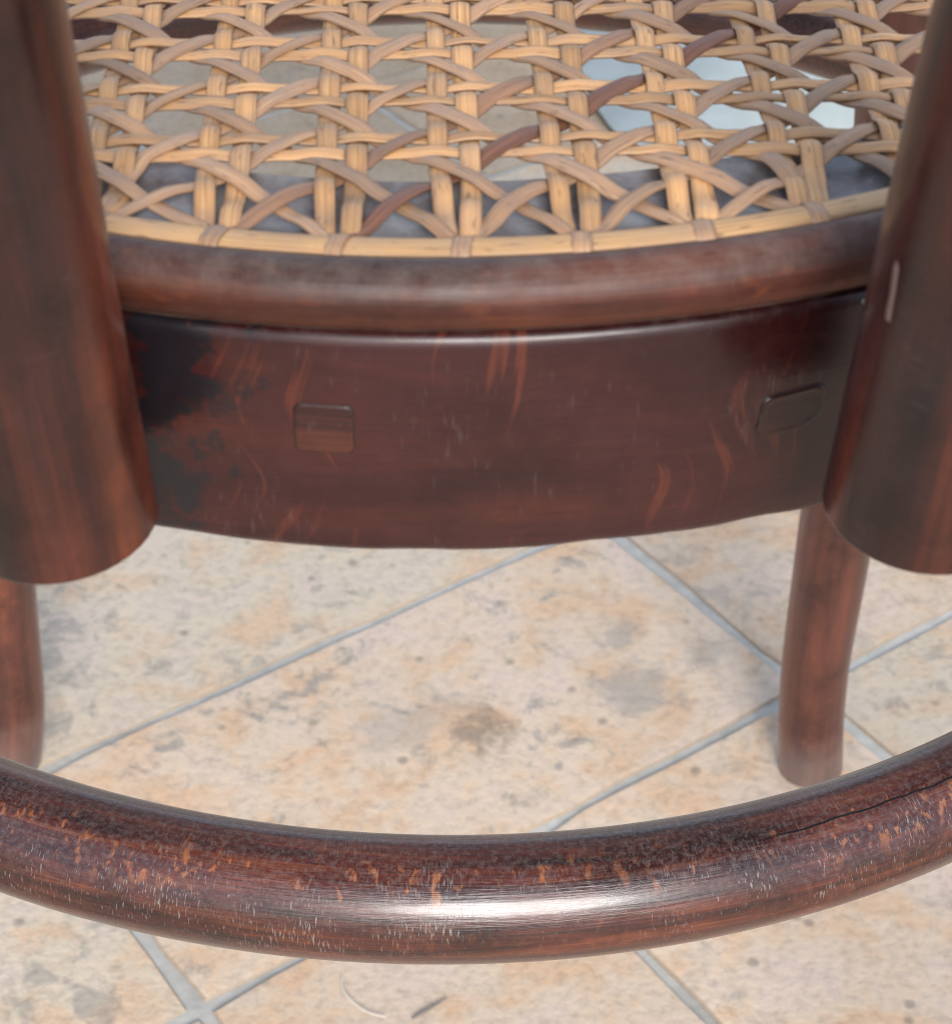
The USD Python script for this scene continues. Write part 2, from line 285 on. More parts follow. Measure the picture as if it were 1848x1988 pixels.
# ---------------------------------------------------------------- floor
grout = mat('grout', {'g': ('geometry', {}), 'n': ('noise_texture', {'scale': 140.0, 'detail': 5, 'roughness': 0.65}), 'n2': ('noise_texture', {'scale': 14.0, 'detail': 3}),
    'r': ('rgb_ramp', {'ramp': [(0.3, (0.40, 0.395, 0.365)), (0.7, (0.54, 0.53, 0.49))]}), 'r2': ('rgb_ramp', {'ramp': [(0.35, (0.8, 0.78, 0.75)), (0.7, (1.15, 1.12, 1.08))]}), 'c': ('mix', {'mix_type': 'multiply', 'fac': 1.0}),
    'b': ('bump', {'strength': 0.6, 'distance': 0.001}), 'p': ('principled_bsdf', {'roughness': 0.85})},
    [('g.position', 'n.vector'), ('g.position', 'n2.vector'), ('n.fac', 'r.fac'), ('n2.fac', 'r2.fac'), ('r.color', 'c.color1'), ('r2.color', 'c.color2'), ('c.color', 'p.base_color'), ('n.fac', 'b.height'), ('b.normal', 'p.normal')])
def tile_mat(name, pale, warm, pink, blot, soil=None):
    n = {'g': ('geometry', {}), 'oi': ('object_info', {}), 'off': ('vector_math', {'math_type': 'scale', 'vector1': (13.7, 7.1, 3.3)}), 'po': ('vector_math', {'math_type': 'add'}),
         'n1': ('noise_texture', {'scale': 32.0, 'detail': 6, 'roughness': 0.62, 'distortion': 0.3}), 'r1': ('rgb_ramp', {'ramp': [(0.38, warm), (0.50, pale), (0.62, pink)]}),
         'n2': ('noise_texture', {'scale': 75.0, 'detail': 5, 'roughness': 0.68, 'distortion': 0.5}), 'n2b': ('noise_texture', {'scale': 11.0, 'detail': 2}),
         'a2': ('math', {'math_type': 'multiply_add', 'value2': 0.6, 'value3': -0.3}), 's2': ('math', {'math_type': 'add'}), 'r2': ('rgb_ramp', {'ramp': [(0.57, (0, 0, 0)), (0.68, (1, 1, 1))]}),
         'f2': ('math', {'math_type': 'multiply', 'value2': blot}), 'c2': ('mix', {'mix_type': 'mix', 'color2': (0.235, 0.222, 0.20)}),
         'n3': ('noise_texture', {'scale': 260.0, 'detail': 3, 'roughness': 0.6}), 'r3': ('rgb_ramp', {'ramp': [(0.30, (0.72, 0.70, 0.68)), (0.5, (1, 1, 1)), (0.72, (1.12, 1.1, 1.06))]}), 'c3': ('mix', {'mix_type': 'multiply', 'fac': 0.6}),
         'vo': ('voronoi_texture', {'scale': 48.0, 'randomness': 1.0}), 'rv': ('rgb_ramp', {'ramp': [(0.06, (1, 1, 1)), (0.13, (0, 0, 0))]}), 'fv': ('math', {'math_type': 'multiply', 'value2': 0.5}), 'c4': ('mix', {'mix_type': 'mix', 'color2': (0.11, 0.095, 0.08)}),
         'gs': ('separate_xyz', {}), 'gr': ('map_range', {'from_min': 0.80, 'from_max': 0.99, 'to_min': 0.75, 'to_max': 0.0, 'clamp': True}), 'ge': ('mix', {'mix_type': 'mix', 'color2': (0.30, 0.235, 0.175)}),
         'ad': ('math', {'math_type': 'multiply_add', 'value2': 0.5}), 'b': ('bump', {'strength': 0.5, 'distance': 0.0012}),
         'hv': ('hsv', {'hue': 0.5, 'saturation': 1.0}), 'vr': ('map_range', {'from_min': 0, 'from_max': 1, 'to_min': 0.92, 'to_max': 1.06}),
         'p': ('principled_bsdf', {'roughness': 0.62, 'specular_ior_level': 0.35})}
    l = [('oi.random', 'off.scale'), ('g.position', 'po.vector1'), ('off.vector', 'po.vector2')] + [('po.vector', k + '.vector') for k in ('n1', 'n2', 'n2b', 'n3', 'vo')]
    l += [('n1.fac', 'r1.fac'), ('n2b.fac', 'a2.value1'), ('n2.fac', 's2.value1'), ('a2.value', 's2.value2'), ('s2.value', 'r2.fac'), ('r2.color', 'f2.value1'), ('f2.value', 'c2.fac'), ('r1.color', 'c2.color1'),
          ('n3.fac', 'r3.fac'), ('c2.color', 'c3.color1'), ('r3.color', 'c3.color2'), ('vo.distance', 'rv.fac'), ('rv.color', 'fv.value1'), ('fv.value', 'c4.fac'), ('c3.color', 'c4.color1'),
          ('n2.fac', 'ad.value1'), ('n3.fac', 'ad.value3'), ('ad.value', 'b.height'), ('b.normal', 'p.normal'), ('oi.random', 'vr.value'), ('vr.result', 'hv.value')]
    l += [('g.normal', 'gs.vector'), ('gs.z', 'gr.value'), ('gr.result', 'ge.fac'), ('c4.color', 'ge.color1')]
    last = 'ge.color'
    if soil is not None:
        for i, (sx, sy, sr, amt, col) in enumerate(soil):
            a = f'q{i}'
            n.update({a + 'd': ('vector_math', {'math_type': 'distance', 'vector2': (sx, sy, 0.0)}), a + 'n': ('noise_texture', {'scale': 90.0, 'detail': 5, 'roughness': 0.65}), a + 'w': ('math', {'math_type': 'multiply_add', 'value2': sr * 3.4, 'value3': -sr * 1.7}), a + 's': ('math', {'math_type': 'add'}),
                      a + 'r': ('map_range', {'from_min': sr * 0.45, 'from_max': sr * 1.15, 'to_min': amt, 'to_max': 0.0, 'clamp': True}), a + 'c': ('mix', {'mix_type': 'mix', 'color2': col})})
            l += [('g.position', a + 'd.vector1'), ('g.position', a + 'n.vector'), (a + 'n.fac', a + 'w.value1'), (a + 'd.value', a + 's.value1'), (a + 'w.value', a + 's.value2'), (a + 's.value', a + 'r.value'), (a + 'r.result', a + 'c.fac'), (last, a + 'c.color1')]
            last = a + 'c.color'
    l += [(last, 'hv.color'), ('hv.color', 'p.base_color')]
    return mat(name, n, l)
PALE, WARM, PINK = (0.61, 0.475, 0.345), (0.61, 0.41, 0.26), (0.61, 0.475, 0.375)
spots = []
for (px, py, sr, amt, col) in [(935, 1420, 0.012, 0.62, (0.17, 0.125, 0.085)), (900, 1370, 0.010, 0.35, (0.24, 0.20, 0.16)), (1235, 1340, 0.017, 0.5, (0.22, 0.215, 0.20)), (1200, 1230, 0.010, 0.45, (0.24, 0.235, 0.22)), (1360, 1265, 0.010, 0.4, (0.25, 0.24, 0.22)), (780, 1410, 0.020, 0.35, (0.28, 0.26, 0.23))]:
    s_ = on_z(px, py, 0.0); spots.append((float(s_[0]), float(s_[1]), sr, amt, col))
TILES = [tile_mat('tile_cream', PALE, WARM, PINK, 0.35), tile_mat('tile_sand', (0.60, 0.485, 0.335), (0.57, 0.42, 0.275), (0.585, 0.465, 0.355), 0.2), tile_mat('tile_grey', (0.58, 0.48, 0.355), (0.59, 0.42, 0.28), (0.57, 0.465, 0.37), 0.5)]
TILE_FAR_SHADE = tile_mat('tile_tan', (0.43, 0.325, 0.215), (0.39, 0.28, 0.18), (0.44, 0.34, 0.245), 0.3)  # far tiles: shade beyond the chair put into a darker tan colour
TILE_STAINED = tile_mat('tile_stained', PALE, WARM, PINK, 0.7, soil=spots)

floor = thing('floor', None, None, kind='structure')
bed = np.array([[-14, -12, -0.0016], [14, -12, -0.0016], [14, 16, -0.0016], [-14, 16, -0.0016]])
obj('grout_bed', (bed, np.array([[0, 1, 2], [0, 2, 3]])), grout, floor, smooth=False)
TA = math.radians(36.0)
ad, nd = np.array([math.cos(TA), math.sin(TA)]), np.array([-math.sin(TA), math.cos(TA)])
def tile_mesh(a0, a1, n0, n1, rng):
    g = 0.0022
    a0, a1, n0, n1 = a0 + g, a1 - g, n0 + g, n1 - g
    def side(p, q, k):
        t = np.linspace(0, 1, k, endpoint=False)[:, None]; return p + (q - p) * t
    c = [np.array(v) for v in ((a0, n0), (a1, n0), (a1, n1), (a0, n1))]
    k = [max(3, int(np.linalg.norm(c[(i + 1) % 4] - c[i]) / 0.022)) for i in range(4)]
    ring = np.vstack([side(c[i], c[(i + 1) % 4], k[i]) for i in range(4)])
    ctr = ring.mean(0)
    jit = rng.normal(0, 0.00055, ring.shape)
    corner = np.cumsum([0] + k[:3])
    ring = ring + jit
    ring[corner] += (ctr - ring[corner]) / np.linalg.norm(ctr - ring[corner], axis=1, keepdims=True) * 0.0016
    def inset(r, d):
        w = ctr - r; h = np.array([a1 - a0, n1 - n0]) / 2
        return r + np.sign(w) * np.minimum(np.abs(w), d) * (np.abs(w) > h * 0.55)
    tilt = rng.normal(0, 0.0012, 2); up = rng.uniform(-0.0003, 0.0003)
    rings = [(ring, -0.004), (ring, -0.0010), (inset(ring, 0.0007), -0.0002), (inset(ring, 0.0025), 0.0)]
    V = []
    for r, zz in rings:
        h = zz + up + (r - ctr) @ tilt
        V.append(np.c_[r[:, :1] * ad[0] + r[:, 1:] * nd[0], r[:, :1] * ad[1] + r[:, 1:] * nd[1], h])
    m = len(ring); V = np.vstack(V + [np.array([[ctr[0] * ad[0] + ctr[1] * nd[0], ctr[0] * ad[1] + ctr[1] * nd[1], up]])])
    f = []
    for q in range(3):
        i = np.arange(m); j = (i + 1) % m
        f += [np.stack([q * m + i, q * m + j, (q + 1) * m + j], 1), np.stack([q * m + i, (q + 1) * m + j, (q + 1) * m + i], 1)]
    i = np.arange(m); f.append(np.stack([3 * m + i, 3 * m + (i + 1) % m, np.full(m, 4 * m)], 1))
    return V, np.vstack(f)
# bands of laid tiles (in metres along and across the joints): lengthwise band, upright band, square band, repeating
A0, N0, W = 0.1935, 0.4205, 0.1335
L2 = 0.2735
tiles = []
for q in range(-5, 10):                  # across
    base = N0 + q * (0.1320 + 0.2735) if False else None
bands = []
n_ = N0
bands.append((N0, N0 + 0.132, L2, 0.0))
n_ = N0 + 0.132
for k in range(9):
    if k % 2 == 0: bands.append((n_, n_ + 0.2735, L2, 0.0)); n_ += 0.2735
    else: bands.append((n_, n_ + 0.132, L2, 0.137)); n_ += 0.132
n_ = N0
for k in range(6):
    if k % 2 == 0: bands.append((n_ - 0.2735, n_, 0.13675, 0.0)); n_ -= 0.2735
    else: bands.append((n_ - 0.132, n_, L2, 0.137)); n_ -= 0.132
trng = np.random.default_rng(21)
for (b0, b1, step, shift) in bands:
    for k in range(-14, 16):
        a0 = A0 + shift + k * step; a1 = a0 + step
        ctr = ad * (a0 + a1) / 2 + nd * (b0 + b1) / 2
        if not (-1.35 < ctr[0] < 1.35 and -0.75 < ctr[1] < 2.35): continue
        v, f = tile_mesh(a0, a1, b0, b1, trng)
        stained = abs(a0 - A0) < 1e-6 and abs(b0 - N0) < 1e-6
        obj('tile', (v, f), TILE_STAINED if stained else (TILE_FAR_SHADE if ctr[1] > 0.94 + trng.uniform(-0.02, 0.05) else TILES[int(trng.integers(0, 3))]), floor, smooth=25)

# ---------------------------------------------------------------- chair: its own frame (origin below the rearmost point of the seat, y forward)
O = np.array([-0.002, 0.1868]); YAW = 0.0407
def loc(p):
    p = np.asarray(p, float); c, s = math.cos(YAW), math.sin(YAW)
    xy = np.stack([O[0] + p[..., 0] * c - p[..., 1] * s, O[1] + p[..., 0] * s + p[..., 1] * c], -1)
    return np.concatenate([xy, p[..., 2:]], -1) if p.shape[-1] > 2 else xy
ZS = 0.450
chair = thing('bentwood_chair', 'dark reddish brown bentwood chair with a woven cane seat and ring stretcher', 'chair', (O[0], O[1], 0))
CO = (O[0], O[1], 0)
def part(name, mesh3, m, parent=chair, smooth=True):
    v, f, uv = mesh3
    return obj(name, (v, f), m, parent, smooth=smooth, uv=uv, origin=CO)

half = [(40, 6.3), (78, 24.5), (122, 60), (160, 110), (185, 170), (195, 235), (190, 300), (170, 360), (130, 408), (70, 432)]
plan = np.array([(0, 438)] + [(-x_, y_) for x_, y_ in half[::-1]] + [(0, 0)] + half) * mm       # starts at the front, runs by the left, the rear and the right
NP = 420
outer = spline(plan, NP, closed=True)
tn = np.roll(outer, -1, 0) - np.roll(outer, 1, 0); tn /= np.linalg.norm(tn, axis=1, keepdims=True)
inward = np.stack([-tn[:, 1], tn[:, 0]], 1)
def off(d): return outer + inward * d
alen = np.r_[0, np.cumsum(np.linalg.norm(np.diff(np.vstack([outer, outer[:1]]), axis=0), axis=1))]
REAR = alen[int(np.argmin(outer[:, 1]))]
def lathe_seat(profile, wob=0.0):
    """profile: list of (inset, z) in metres, open polyline swept round the seat plan"""
    pr = np.array(profile, float); K = len(pr)
    V = []; uvv = []
    s = np.r_[0, np.cumsum(np.linalg.norm(np.diff(pr, axis=0), axis=1))]
    for i in list(range(NP)) + [0]:
        xy = outer[i][None] + inward[i][None] * pr[:, :1]
        V.append(np.c_[loc(xy), pr[:, 1]])
    for i in range(NP + 1):
        uvv.append(np.c_[np.full(K, alen[i] - REAR), s])
    V = np.vstack(V); uvv = np.vstack(uvv)
    i, j = np.meshgrid(np.arange(NP), np.arange(K - 1), indexing='ij')
    a = (i * K + j).ravel(); b = a + 1; c = a + K; d = c + 1
    return V, np.vstack([np.stack([a, c, d], 1), np.stack([a, d, b], 1)]), uvv
def arc(cx, cz, r, a0, a1, n):
    t = np.radians(np.linspace(a0, a1, n)); return [(cx - r * math.cos(q), cz + r * math.sin(q)) for q in t]
# rim: starts under the bead, rounds over it, comes to the sunk ledge that carries the cane, then the inner face
rim_pr = [(0.0032, ZS - 0.0070), (0.0017, ZS - 0.0068)] + arc(0.0040, ZS - 0.0033, 0.0040, -68, 88, 14) + [(0.0052, ZS + 0.0003), (0.0058, ZS - 0.0011), (0.0064, ZS - 0.0017), (0.0120, ZS - 0.0021), (0.0258, ZS - 0.0028), (0.0270, ZS - 0.0034), (0.0273, ZS - 0.0060), (0.0273, ZS - 0.0330), (0.0250, ZS - 0.0350)]
part('seat_rim', lathe_seat(rim_pr), WOOD_RIM)
part('worn_ledge', lathe_seat([(0.0061, ZS - 0.0030), (0.0062, ZS - 0.0016), (0.0066, ZS - 0.0014), (0.0120, ZS - 0.0018), (0.0262, ZS - 0.0024), (0.0266, ZS - 0.0030)]), WOOD_LEDGE)
APZ = ZS - 0.0375
apron_pr = [(0.0250, APZ), (0.0032, APZ), (0.0024, APZ + 0.0005), (0.0020, APZ + 0.0014)] + [(0.0020, zz) for zz in np.linspace(APZ + 0.0035, ZS - 0.0096, 9)] + [(0.0020, ZS - 0.0091), (0.0022, ZS - 0.0084), (0.0026, ZS - 0.0079), (0.0032, ZS - 0.0076), (0.0038, ZS - 0.0075)]
av, af, auv = lathe_seat(apron_pr)
av[:, 2] += np.where(av[:, 2] < APZ + 0.003, 0.0004 * (meshkit.noise(np.c_[av[:, 0] * 150, av[:, 1] * 150, av[:, 2] * 0]) - 0.5) * 2, 0)
apron = part('apron', (av, af, auv), WOOD_APRON)

SEAM = mat('dark_seam', {'n': ('noise_texture', {'scale': 600.0, 'detail': 3}), 'g': ('geometry', {}), 'r': ('rgb_ramp', {'ramp': [(0.35, (0.004, 0.003, 0.003)), (0.65, (0.022, 0.007, 0.006))]}), 'p': ('principled_bsdf', {'roughness': 0.55})}, [('g.position', 'n.vector'), ('n.fac', 'r.fac'), ('r.color', 'p.base_color')])
# plugs let into the apron
def apron_frame(px, py):
    """the point of the apron's outer face behind a pixel, with its sideways and outward directions"""
    best = None
    o2 = loc(off(0.0020))
    for i in range(NP):
        j = (i + 1) % NP
        if o2[i, 1] > 0.25: continue
        r = ray(px, py)
        A = np.array([[r[0], -(o2[j] - o2[i])[0]], [r[1], -(o2[j] - o2[i])[1]]]); t = np.linalg.solve(A, o2[i])
        if -1e-9 <= t[1] <= 1 + 1e-9 and t[0] > 0: best = (t[0], i); break
    t, i = best
    P = np.array([0, 0, CZ]) + ray(px, py) * t
    d = o2[(i + 1) % NP] - o2[i]; d /= np.linalg.norm(d)
    return P, np.array([d[0], d[1], 0]), np.array([d[1], -d[0], 0])
def plug(px, py, poly, h, label):
    P, s, o = apron_frame(px, py)
    poly = np.asarray(poly) * mm; rings = []
    for k_, dz in ((1.03, -0.0005), (1.02, h * 0.2), (1.0, h * 0.7), (0.96, h * 0.95), (0.90, h), (0.86, h), (0.78, h * 0.75), (0.74, h * 0.7), (0.4, h * 0.66), (0.1, h * 0.66)):
        rings.append(P + (poly[:, :1] * k_) * s + (poly[:, 1:] * k_) * np.array([0, 0, 1.0]) + o * dz)
    m = len(poly); V = np.vstack(rings + [(P + o * h * 0.66)[None]])
    f = []
    for q in range(len(rings) - 1):
        i = np.arange(m); j = (i + 1) % m
        f += [np.stack([q * m + i, q * m + j, (q + 1) * m + j], 1), np.stack([q * m + i, (q + 1) * m + j, (q + 1) * m + i], 1)]
    i = np.arange(m); q = len(rings) - 1
    f.append(np.stack([q * m + i, q * m + (i + 1) % m, np.full(m, (q + 1) * m)], 1))
    uv = np.c_[V[:, 0], V[:, 2]]
    fr_ = []
    for k_, dz in ((0.98, 0.00003), (1.01, 0.00006), (1.045, 0.00006), (1.07, -0.0002)):
        fr_.append(P + (poly[:, :1] * k_) * s + (poly[:, 1:] * k_) * np.array([0, 0, 1.0]) + o * dz)
    fv = np.vstack(fr_); ff = []
    for q in range(3):
        i = np.arange(m); j = (i + 1) % m
        ff += [np.stack([(q + 1) * m + i, (q + 1) * m + j, q * m + j], 1), np.stack([(q + 1) * m + i, q * m + j, q * m + i], 1)]
    part('seam', (fv, np.vstack(ff), np.c_[fv[:, 0], fv[:, 2]]), SEAM, apron)
    tag(part('plug', (V, np.vstack(f), uv), WOOD_PLUG, apron), label)
def rounded(w, h, r, k=5):
    return np.array(Polygon([(-w, -h), (w, -h), (w, h), (-w, h)]).buffer(-r).buffer(r, quad_segs=k).exterior.coords)[:-1][::-1 if not Polygon([(-w, -h), (w, -h), (w, h), (-w, h)]).exterior.is_ccw else 1]
plug(629, 832, rounded(3.2, 3.1, 0.9), 0.00018, 'square wooden plug set in the apron')
dsh = np.array(Polygon([(-3.9, -2.9), (1.6, -2.7), (4.4, -1.2), (4.4, 3.0), (-3.4, 2.5)]).buffer(-1.25).buffer(1.25, quad_segs=8).exterior.coords)[:-1]
if not Polygon(dsh).exterior.is_ccw: dsh = dsh[::-1]
plug(1530, 797, dsh, 0.00034, 'D shaped wooden plug set in the apron')
# pale paint specks
speck = mat('pale_speck', {'p': ('principled_bsdf', {'base_color': (0.26, 0.25, 0.24), 'roughness': 0.4})}, [])
def dome_speck(P, o, r):
    m = trimesh.creation.icosphere(2, 1.0); V = np.array(m.vertices) * r; n = V @ o
    V = V - np.outer(n, o) * 0.55
    obj('paint_speck', (V + P, np.array(m.faces)), speck, apron, smooth=True, origin=CO)
for px, py, r in ((1679, 583, 0.00045), (839, 622, 0.00035)):
    try: P, s, o = apron_frame(px, py); dome_speck(P, o, r)
    except Exception: pass

# ---------------------------------------------------------------- cane seat
cane_seat = UsdGeom.Xform.Define(stage, unique(str(chair.GetPath()), 'cane_seat')).GetPrim()
tag(cane_seat, 'woven honey coloured cane seat panel with open octagonal holes')
rim_line = Polygon(off(0.0085))
PITX, PITY, X0, Y0, SEP = 13.0 * mm, 12.68 * mm, -38.7 * mm, 29.6 * mm, 1.75 * mm
ring_poly = off(0.0082)
# holes: 13 mm apart round the rim, in step with the columns at the rear
def rim_y(xx):
    seg = LineString([(xx, -0.02), (xx, 0.2)]).intersection(LineString(ring_poly)); return seg.y if seg.geom_type == 'Point' else min(g.y for g in seg.geoms)
holes = [np.array([X0 + c * PITX, rim_y(X0 + c * PITX)]) for c in range(-4, 11)]
rl = LineString(np.vstack([ring_poly, ring_poly[:1]]))
sA, sB = rl.project(shapely.Point(holes[0])), rl.project(shapely.Point(holes[-1]))
if sA < sB: span = rl.length - (sB - sA); start = sB
else: span = rl.length - (sA - sB); start = sA
nh = int(round(span / PITX))
for k in range(1, nh):
    p_ = rl.interpolate((start + span * k / nh) % rl.length); holes.append(np.array([p_.x, p_.y]))
holes = np.array(holes)
def cane_sec(w, t):
    return np.array([(-w / 2, 0.02 * t), (-0.40 * w, -0.42 * t), (0.40 * w, -0.42 * t), (w / 2, 0.02 * t), (0.43 * w, 0.30 * t), (0.25 * w, 0.50 * t), (0, 0.58 * t), (-0.25 * w, 0.50 * t), (-0.43 * w, 0.30 * t)])
EDGE = np.array([1, 0.8, 0.8, 1, 0.45, 0.08, 0, 0.08, 0.45, 1])
def strand(xy, zz, w, t, material, name='cane_strand', seed=0, label=None, parent=None):
    n = len(xy); rng = np.random.default_rng(seed)
    s = np.r_[0, np.cumsum(np.linalg.norm(np.diff(xy, axis=0), axis=1))]
    wob = meshkit.noise(np.c_[s * 45, np.full(n, seed * 1.37), np.zeros(n)]) - 0.5
    tg = np.gradient(xy, axis=0); tg /= np.linalg.norm(tg, axis=1, keepdims=True)
    xy = xy + np.stack([-tg[:, 1], tg[:, 0]], 1) * (wob * 0.0006)[:, None]
    P = loc(np.c_[xy, zz])
    roll = (meshkit.noise(np.c_[s * 70, np.full(n, seed * 2.11 + 9), np.zeros(n)]) - 0.5) * 0.5
    sc = 1.0 + (meshkit.noise(np.c_[s * 60, np.full(n, seed * 0.71 + 5), np.zeros(n)]) - 0.5) * 0.22
    v, f, uv = sweep(P, cane_sec(w, t), up=(0, 0, 1), scale=sc, roll=roll)
    uv = uv + np.array([seed * 0.037 % 1.0, 0])
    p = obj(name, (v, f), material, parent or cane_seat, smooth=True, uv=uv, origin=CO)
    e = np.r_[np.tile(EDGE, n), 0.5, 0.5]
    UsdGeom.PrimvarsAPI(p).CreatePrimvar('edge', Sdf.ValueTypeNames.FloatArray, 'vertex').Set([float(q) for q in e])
    if label: tag(p, label)
    return p
def flat(c): return np.tanh(2.0 * c) / math.tanh(2.0)
AW, AD = 0.00042, 0.00046
cw, ct = 0.00245, 0.00062
ZC = ZS + 0.0004
def chord(p, d):
    l = LineString([p - d * 0.7, p + d * 0.7]).intersection(rim_line)
    if l.is_empty or l.geom_type != 'LineString' or l.length < 0.03: return None
    q = np.array(l.coords); return (q[0], q[1]) if (q[1] - q[0]) @ d > 0 else (q[1], q[0])
def ends_z(s, L): # dip into the holes at both ends
    e = np.minimum(s, L - s)
    return -0.0010 * np.clip(1 - e / 0.010, 0, 1) ** 1.2 - 0.0045 * np.clip(1 - e / 0.0016, 0, 1) ** 2
def snap(xy, s, L, keep=0.014, frac=1.0, shiftv=None):
    """pull both ends of a strand to the nearest hole of the rim"""
    for end in (0, -1):
        h = holes[np.argmin(np.linalg.norm(holes - xy[end], axis=1))]
        if shiftv is not None: h = h + shiftv
        dlt = (h - xy[end]) * frac
        e = s if end == 0 else L - s
        wgt = np.clip(1 - e / keep, 0, 1); xy = xy + dlt[None] * (wgt ** 1.15)[:, None]
    return xy
sid = 0
STEP = 0.0011
def lay(p, d, zfun, material, wmul=1.0, frac=1.0, shiftv=None, label=None):
    global sid
    sid += 1
    c = chord(np.asarray(p, float), np.asarray(d, float))
    if c is None: return
    a, b = c; L = np.linalg.norm(b - a); n = max(8, int(L / STEP)); t = np.linspace(0, 1, n)
    xy = a[None] + (b - a)[None] * t[:, None]; s = t * L
    zz = ZC + zfun(xy) * np.clip(np.minimum(s, L - s) / 0.008, 0.25, 1) + ends_z(s, L)
    xy = snap(xy, s, L, frac=frac, shiftv=shiftv)
    strand(xy, zz, cw * wmul, ct, material, seed=sid, label=label)
vx = np.array([1.0, 0]); vy = np.array([0, 1.0])
def sgn_pair(q, pit, org):     # +1 at the upper/right strand of each pair, -1 at the lower/left, 0 midway between pairs
    u = (q - org) / pit; fr = (u - np.round(u)) * pit
    return np.clip(fr / SEP, -1, 1) * np.clip((0.0052 - np.abs(fr)) / 0.0022, 0, 1)
def vhump(q): return np.where(q > 0, 0.00088 * np.abs(q) ** 0.8, 0.00048 * q)
for i in range(-13, 20):
    for side in (-1, 1):
        lay((X0 + i * PITX + side * SEP, 0.2), vy, lambda xy, side=side: -0.00012 + vhump(-side * sgn_pair(xy[:, 1], PITY, Y0)), CANE_V, 1.04 if side > 0 else 0.98, frac=0.55, shiftv=np.array([side * 0.0007, 0]))
for j in range(0, 34):
    for side in (-1, 1):
        lay((0, Y0 + j * PITY + side * SEP), vx, lambda xy, side=side: side * 0.00030 * sgn_pair(xy[:, 0], PITX, X0), CANE_H, 0.90, frac=0.55)
dd = np.array([PITX, PITY]); dd /= np.linalg.norm(dd); de = np.array([PITX, -PITY]); de /= np.linalg.norm(de)
for k in range(-45, 50):
    # rising strands: over the rows, under the columns
    p = (X0 + (k + 0.5) * PITX, Y0)
    red = k in (3,)
    lay(p, dd, lambda xy: AD * flat(-np.cos(2 * math.pi * (xy[:, 0] - X0) / PITX)), CANE_RED if k == 3 else CANE_RUST if k == 2 else CANE_D, 0.98,
        label='dark reddish brown cane strand' if k == 3 else None)
for k in range(-45, 50):
    p = (X0 + (k + 0.5) * PITX, Y0)
    lay(p, de, lambda xy: AD * flat(np.cos(2 * math.pi * (xy[:, 0] - X0) / PITX)), CANE_D, 1.0)
# binder laid over the holes and its small tie loops
bp = off(0.0074)
v, f, uv = sweep(loc(np.c_[bp, np.full(NP, ZS + 0.0001)]), cane_sec(0.0037, 0.0010), closed=True, up=(0, 0, 1))
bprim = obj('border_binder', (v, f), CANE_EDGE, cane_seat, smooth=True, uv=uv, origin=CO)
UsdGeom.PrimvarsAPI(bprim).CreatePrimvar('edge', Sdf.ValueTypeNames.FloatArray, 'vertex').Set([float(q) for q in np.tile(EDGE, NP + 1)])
tag(bprim, 'wider golden cane binder laid round the border of the seat')
bl = LineString(np.vstack([bp, bp[:1]]))
for h in holes[:15]:
    s0 = bl.project(shapely.Point(h)); c0 = np.array(bl.interpolate(s0).coords[0]); c1 = np.array(bl.interpolate(s0 + 0.001).coords[0])
    t = (c1 - c0) / np.linalg.norm(c1 - c0); nn = np.array([-t[1], t[0]])
    if nn[1] < 0: nn = -nn
    q = np.linspace(-1, 1, 15)
    xy = c0[None] + nn[None] * (q * 0.0024)[:, None] + t[None] * (q * 0.0004)[:, None]
    zz = ZS + 0.00062 - 0.0019 * np.abs(q) ** 5.0
    sid += 1
    strand(xy, zz, 0.0024, 0.00045, CANE_D, name='tie_loop', seed=sid)

# ---------------------------------------------------------------- ring stretcher
RC, RR, RZ = np.array([-0.0085, 0.433]), 0.1872, ZS - 0.160
t = np.linspace(0, 2 * math.pi, 260, endpoint=False) + math.pi / 2     # seam at the front
ringp = np.stack([RC[0] + RR * np.cos(t), RC[1] + RR * np.sin(t), np.full(260, RZ)], 1)
ringp[:, 2] += 0.0010 * np.sin(2 * t + 0.6)
v, f, uv = sweep(ringp, circle_sec(0.0109, 40, -2.4), closed=True, up=(0, 0, 1), scale=1 + 0.025 * np.sin(3 * t + 1.0))
part('ring_stretcher', (v, f, uv), WOOD_RING)

# ---------------------------------------------------------------- legs
def leg(pts, radii, name='front_leg'):
    p = spline(pts, 70); s = np.linspace(0, 1, 70)
    r = np.interp(s, np.linspace(0, 1, len(radii)), radii)
    # rounded toe
    e = np.r_[p[:1] - (p[1] - p[0]) * 0, p]
    r = np.r_[r[0] * 0.80, r]; e[0] = p[0] - (p[1] - p[0]) / np.linalg.norm(p[1] - p[0]) * 0.0015
    return part(name, tapered(e, r, 30), WOOD_LEG)
YF = 0.570
right = [on_y(1572, 1497, YF), on_y(1574, 1420, YF), on_y(1583, 1290, YF - 0.002), on_y(1606, 1140, YF - 0.004), on_y(1629, 1000, YF - 0.006)]
top = right[-1]
right += [np.array([top[0] + 0.004, YF - 0.010, 0.22]), np.array([top[0] - 0.002, YF - 0.014, 0.32]), np.array([top[0] - 0.012, YF - 0.018, 0.4165])]
right[0][2] = 0.0015
leg(right, [0.0120, 0.0122, 0.0130, 0.0142, 0.0150, 0.0155, 0.0160, 0.0165])
left = [on_y(22, 1497, YF), on_y(22, 1420, YF), on_y(16, 1290, YF - 0.002), on_y(3, 1180, YF - 0.004), on_y(-12, 1040, YF - 0.006)]
tl = left[-1]
left += [np.array([tl[0] - 0.002, YF - 0.010, 0.22]), np.array([tl[0] + 0.004, YF - 0.014, 0.32]), np.array([tl[0] + 0.016, YF - 0.018, 0.4165])]
left[0][2] = 0.0015
leg(left, [0.0120, 0.0122, 0.0130, 0.0142, 0.0150, 0.0155, 0.0160, 0.0165])
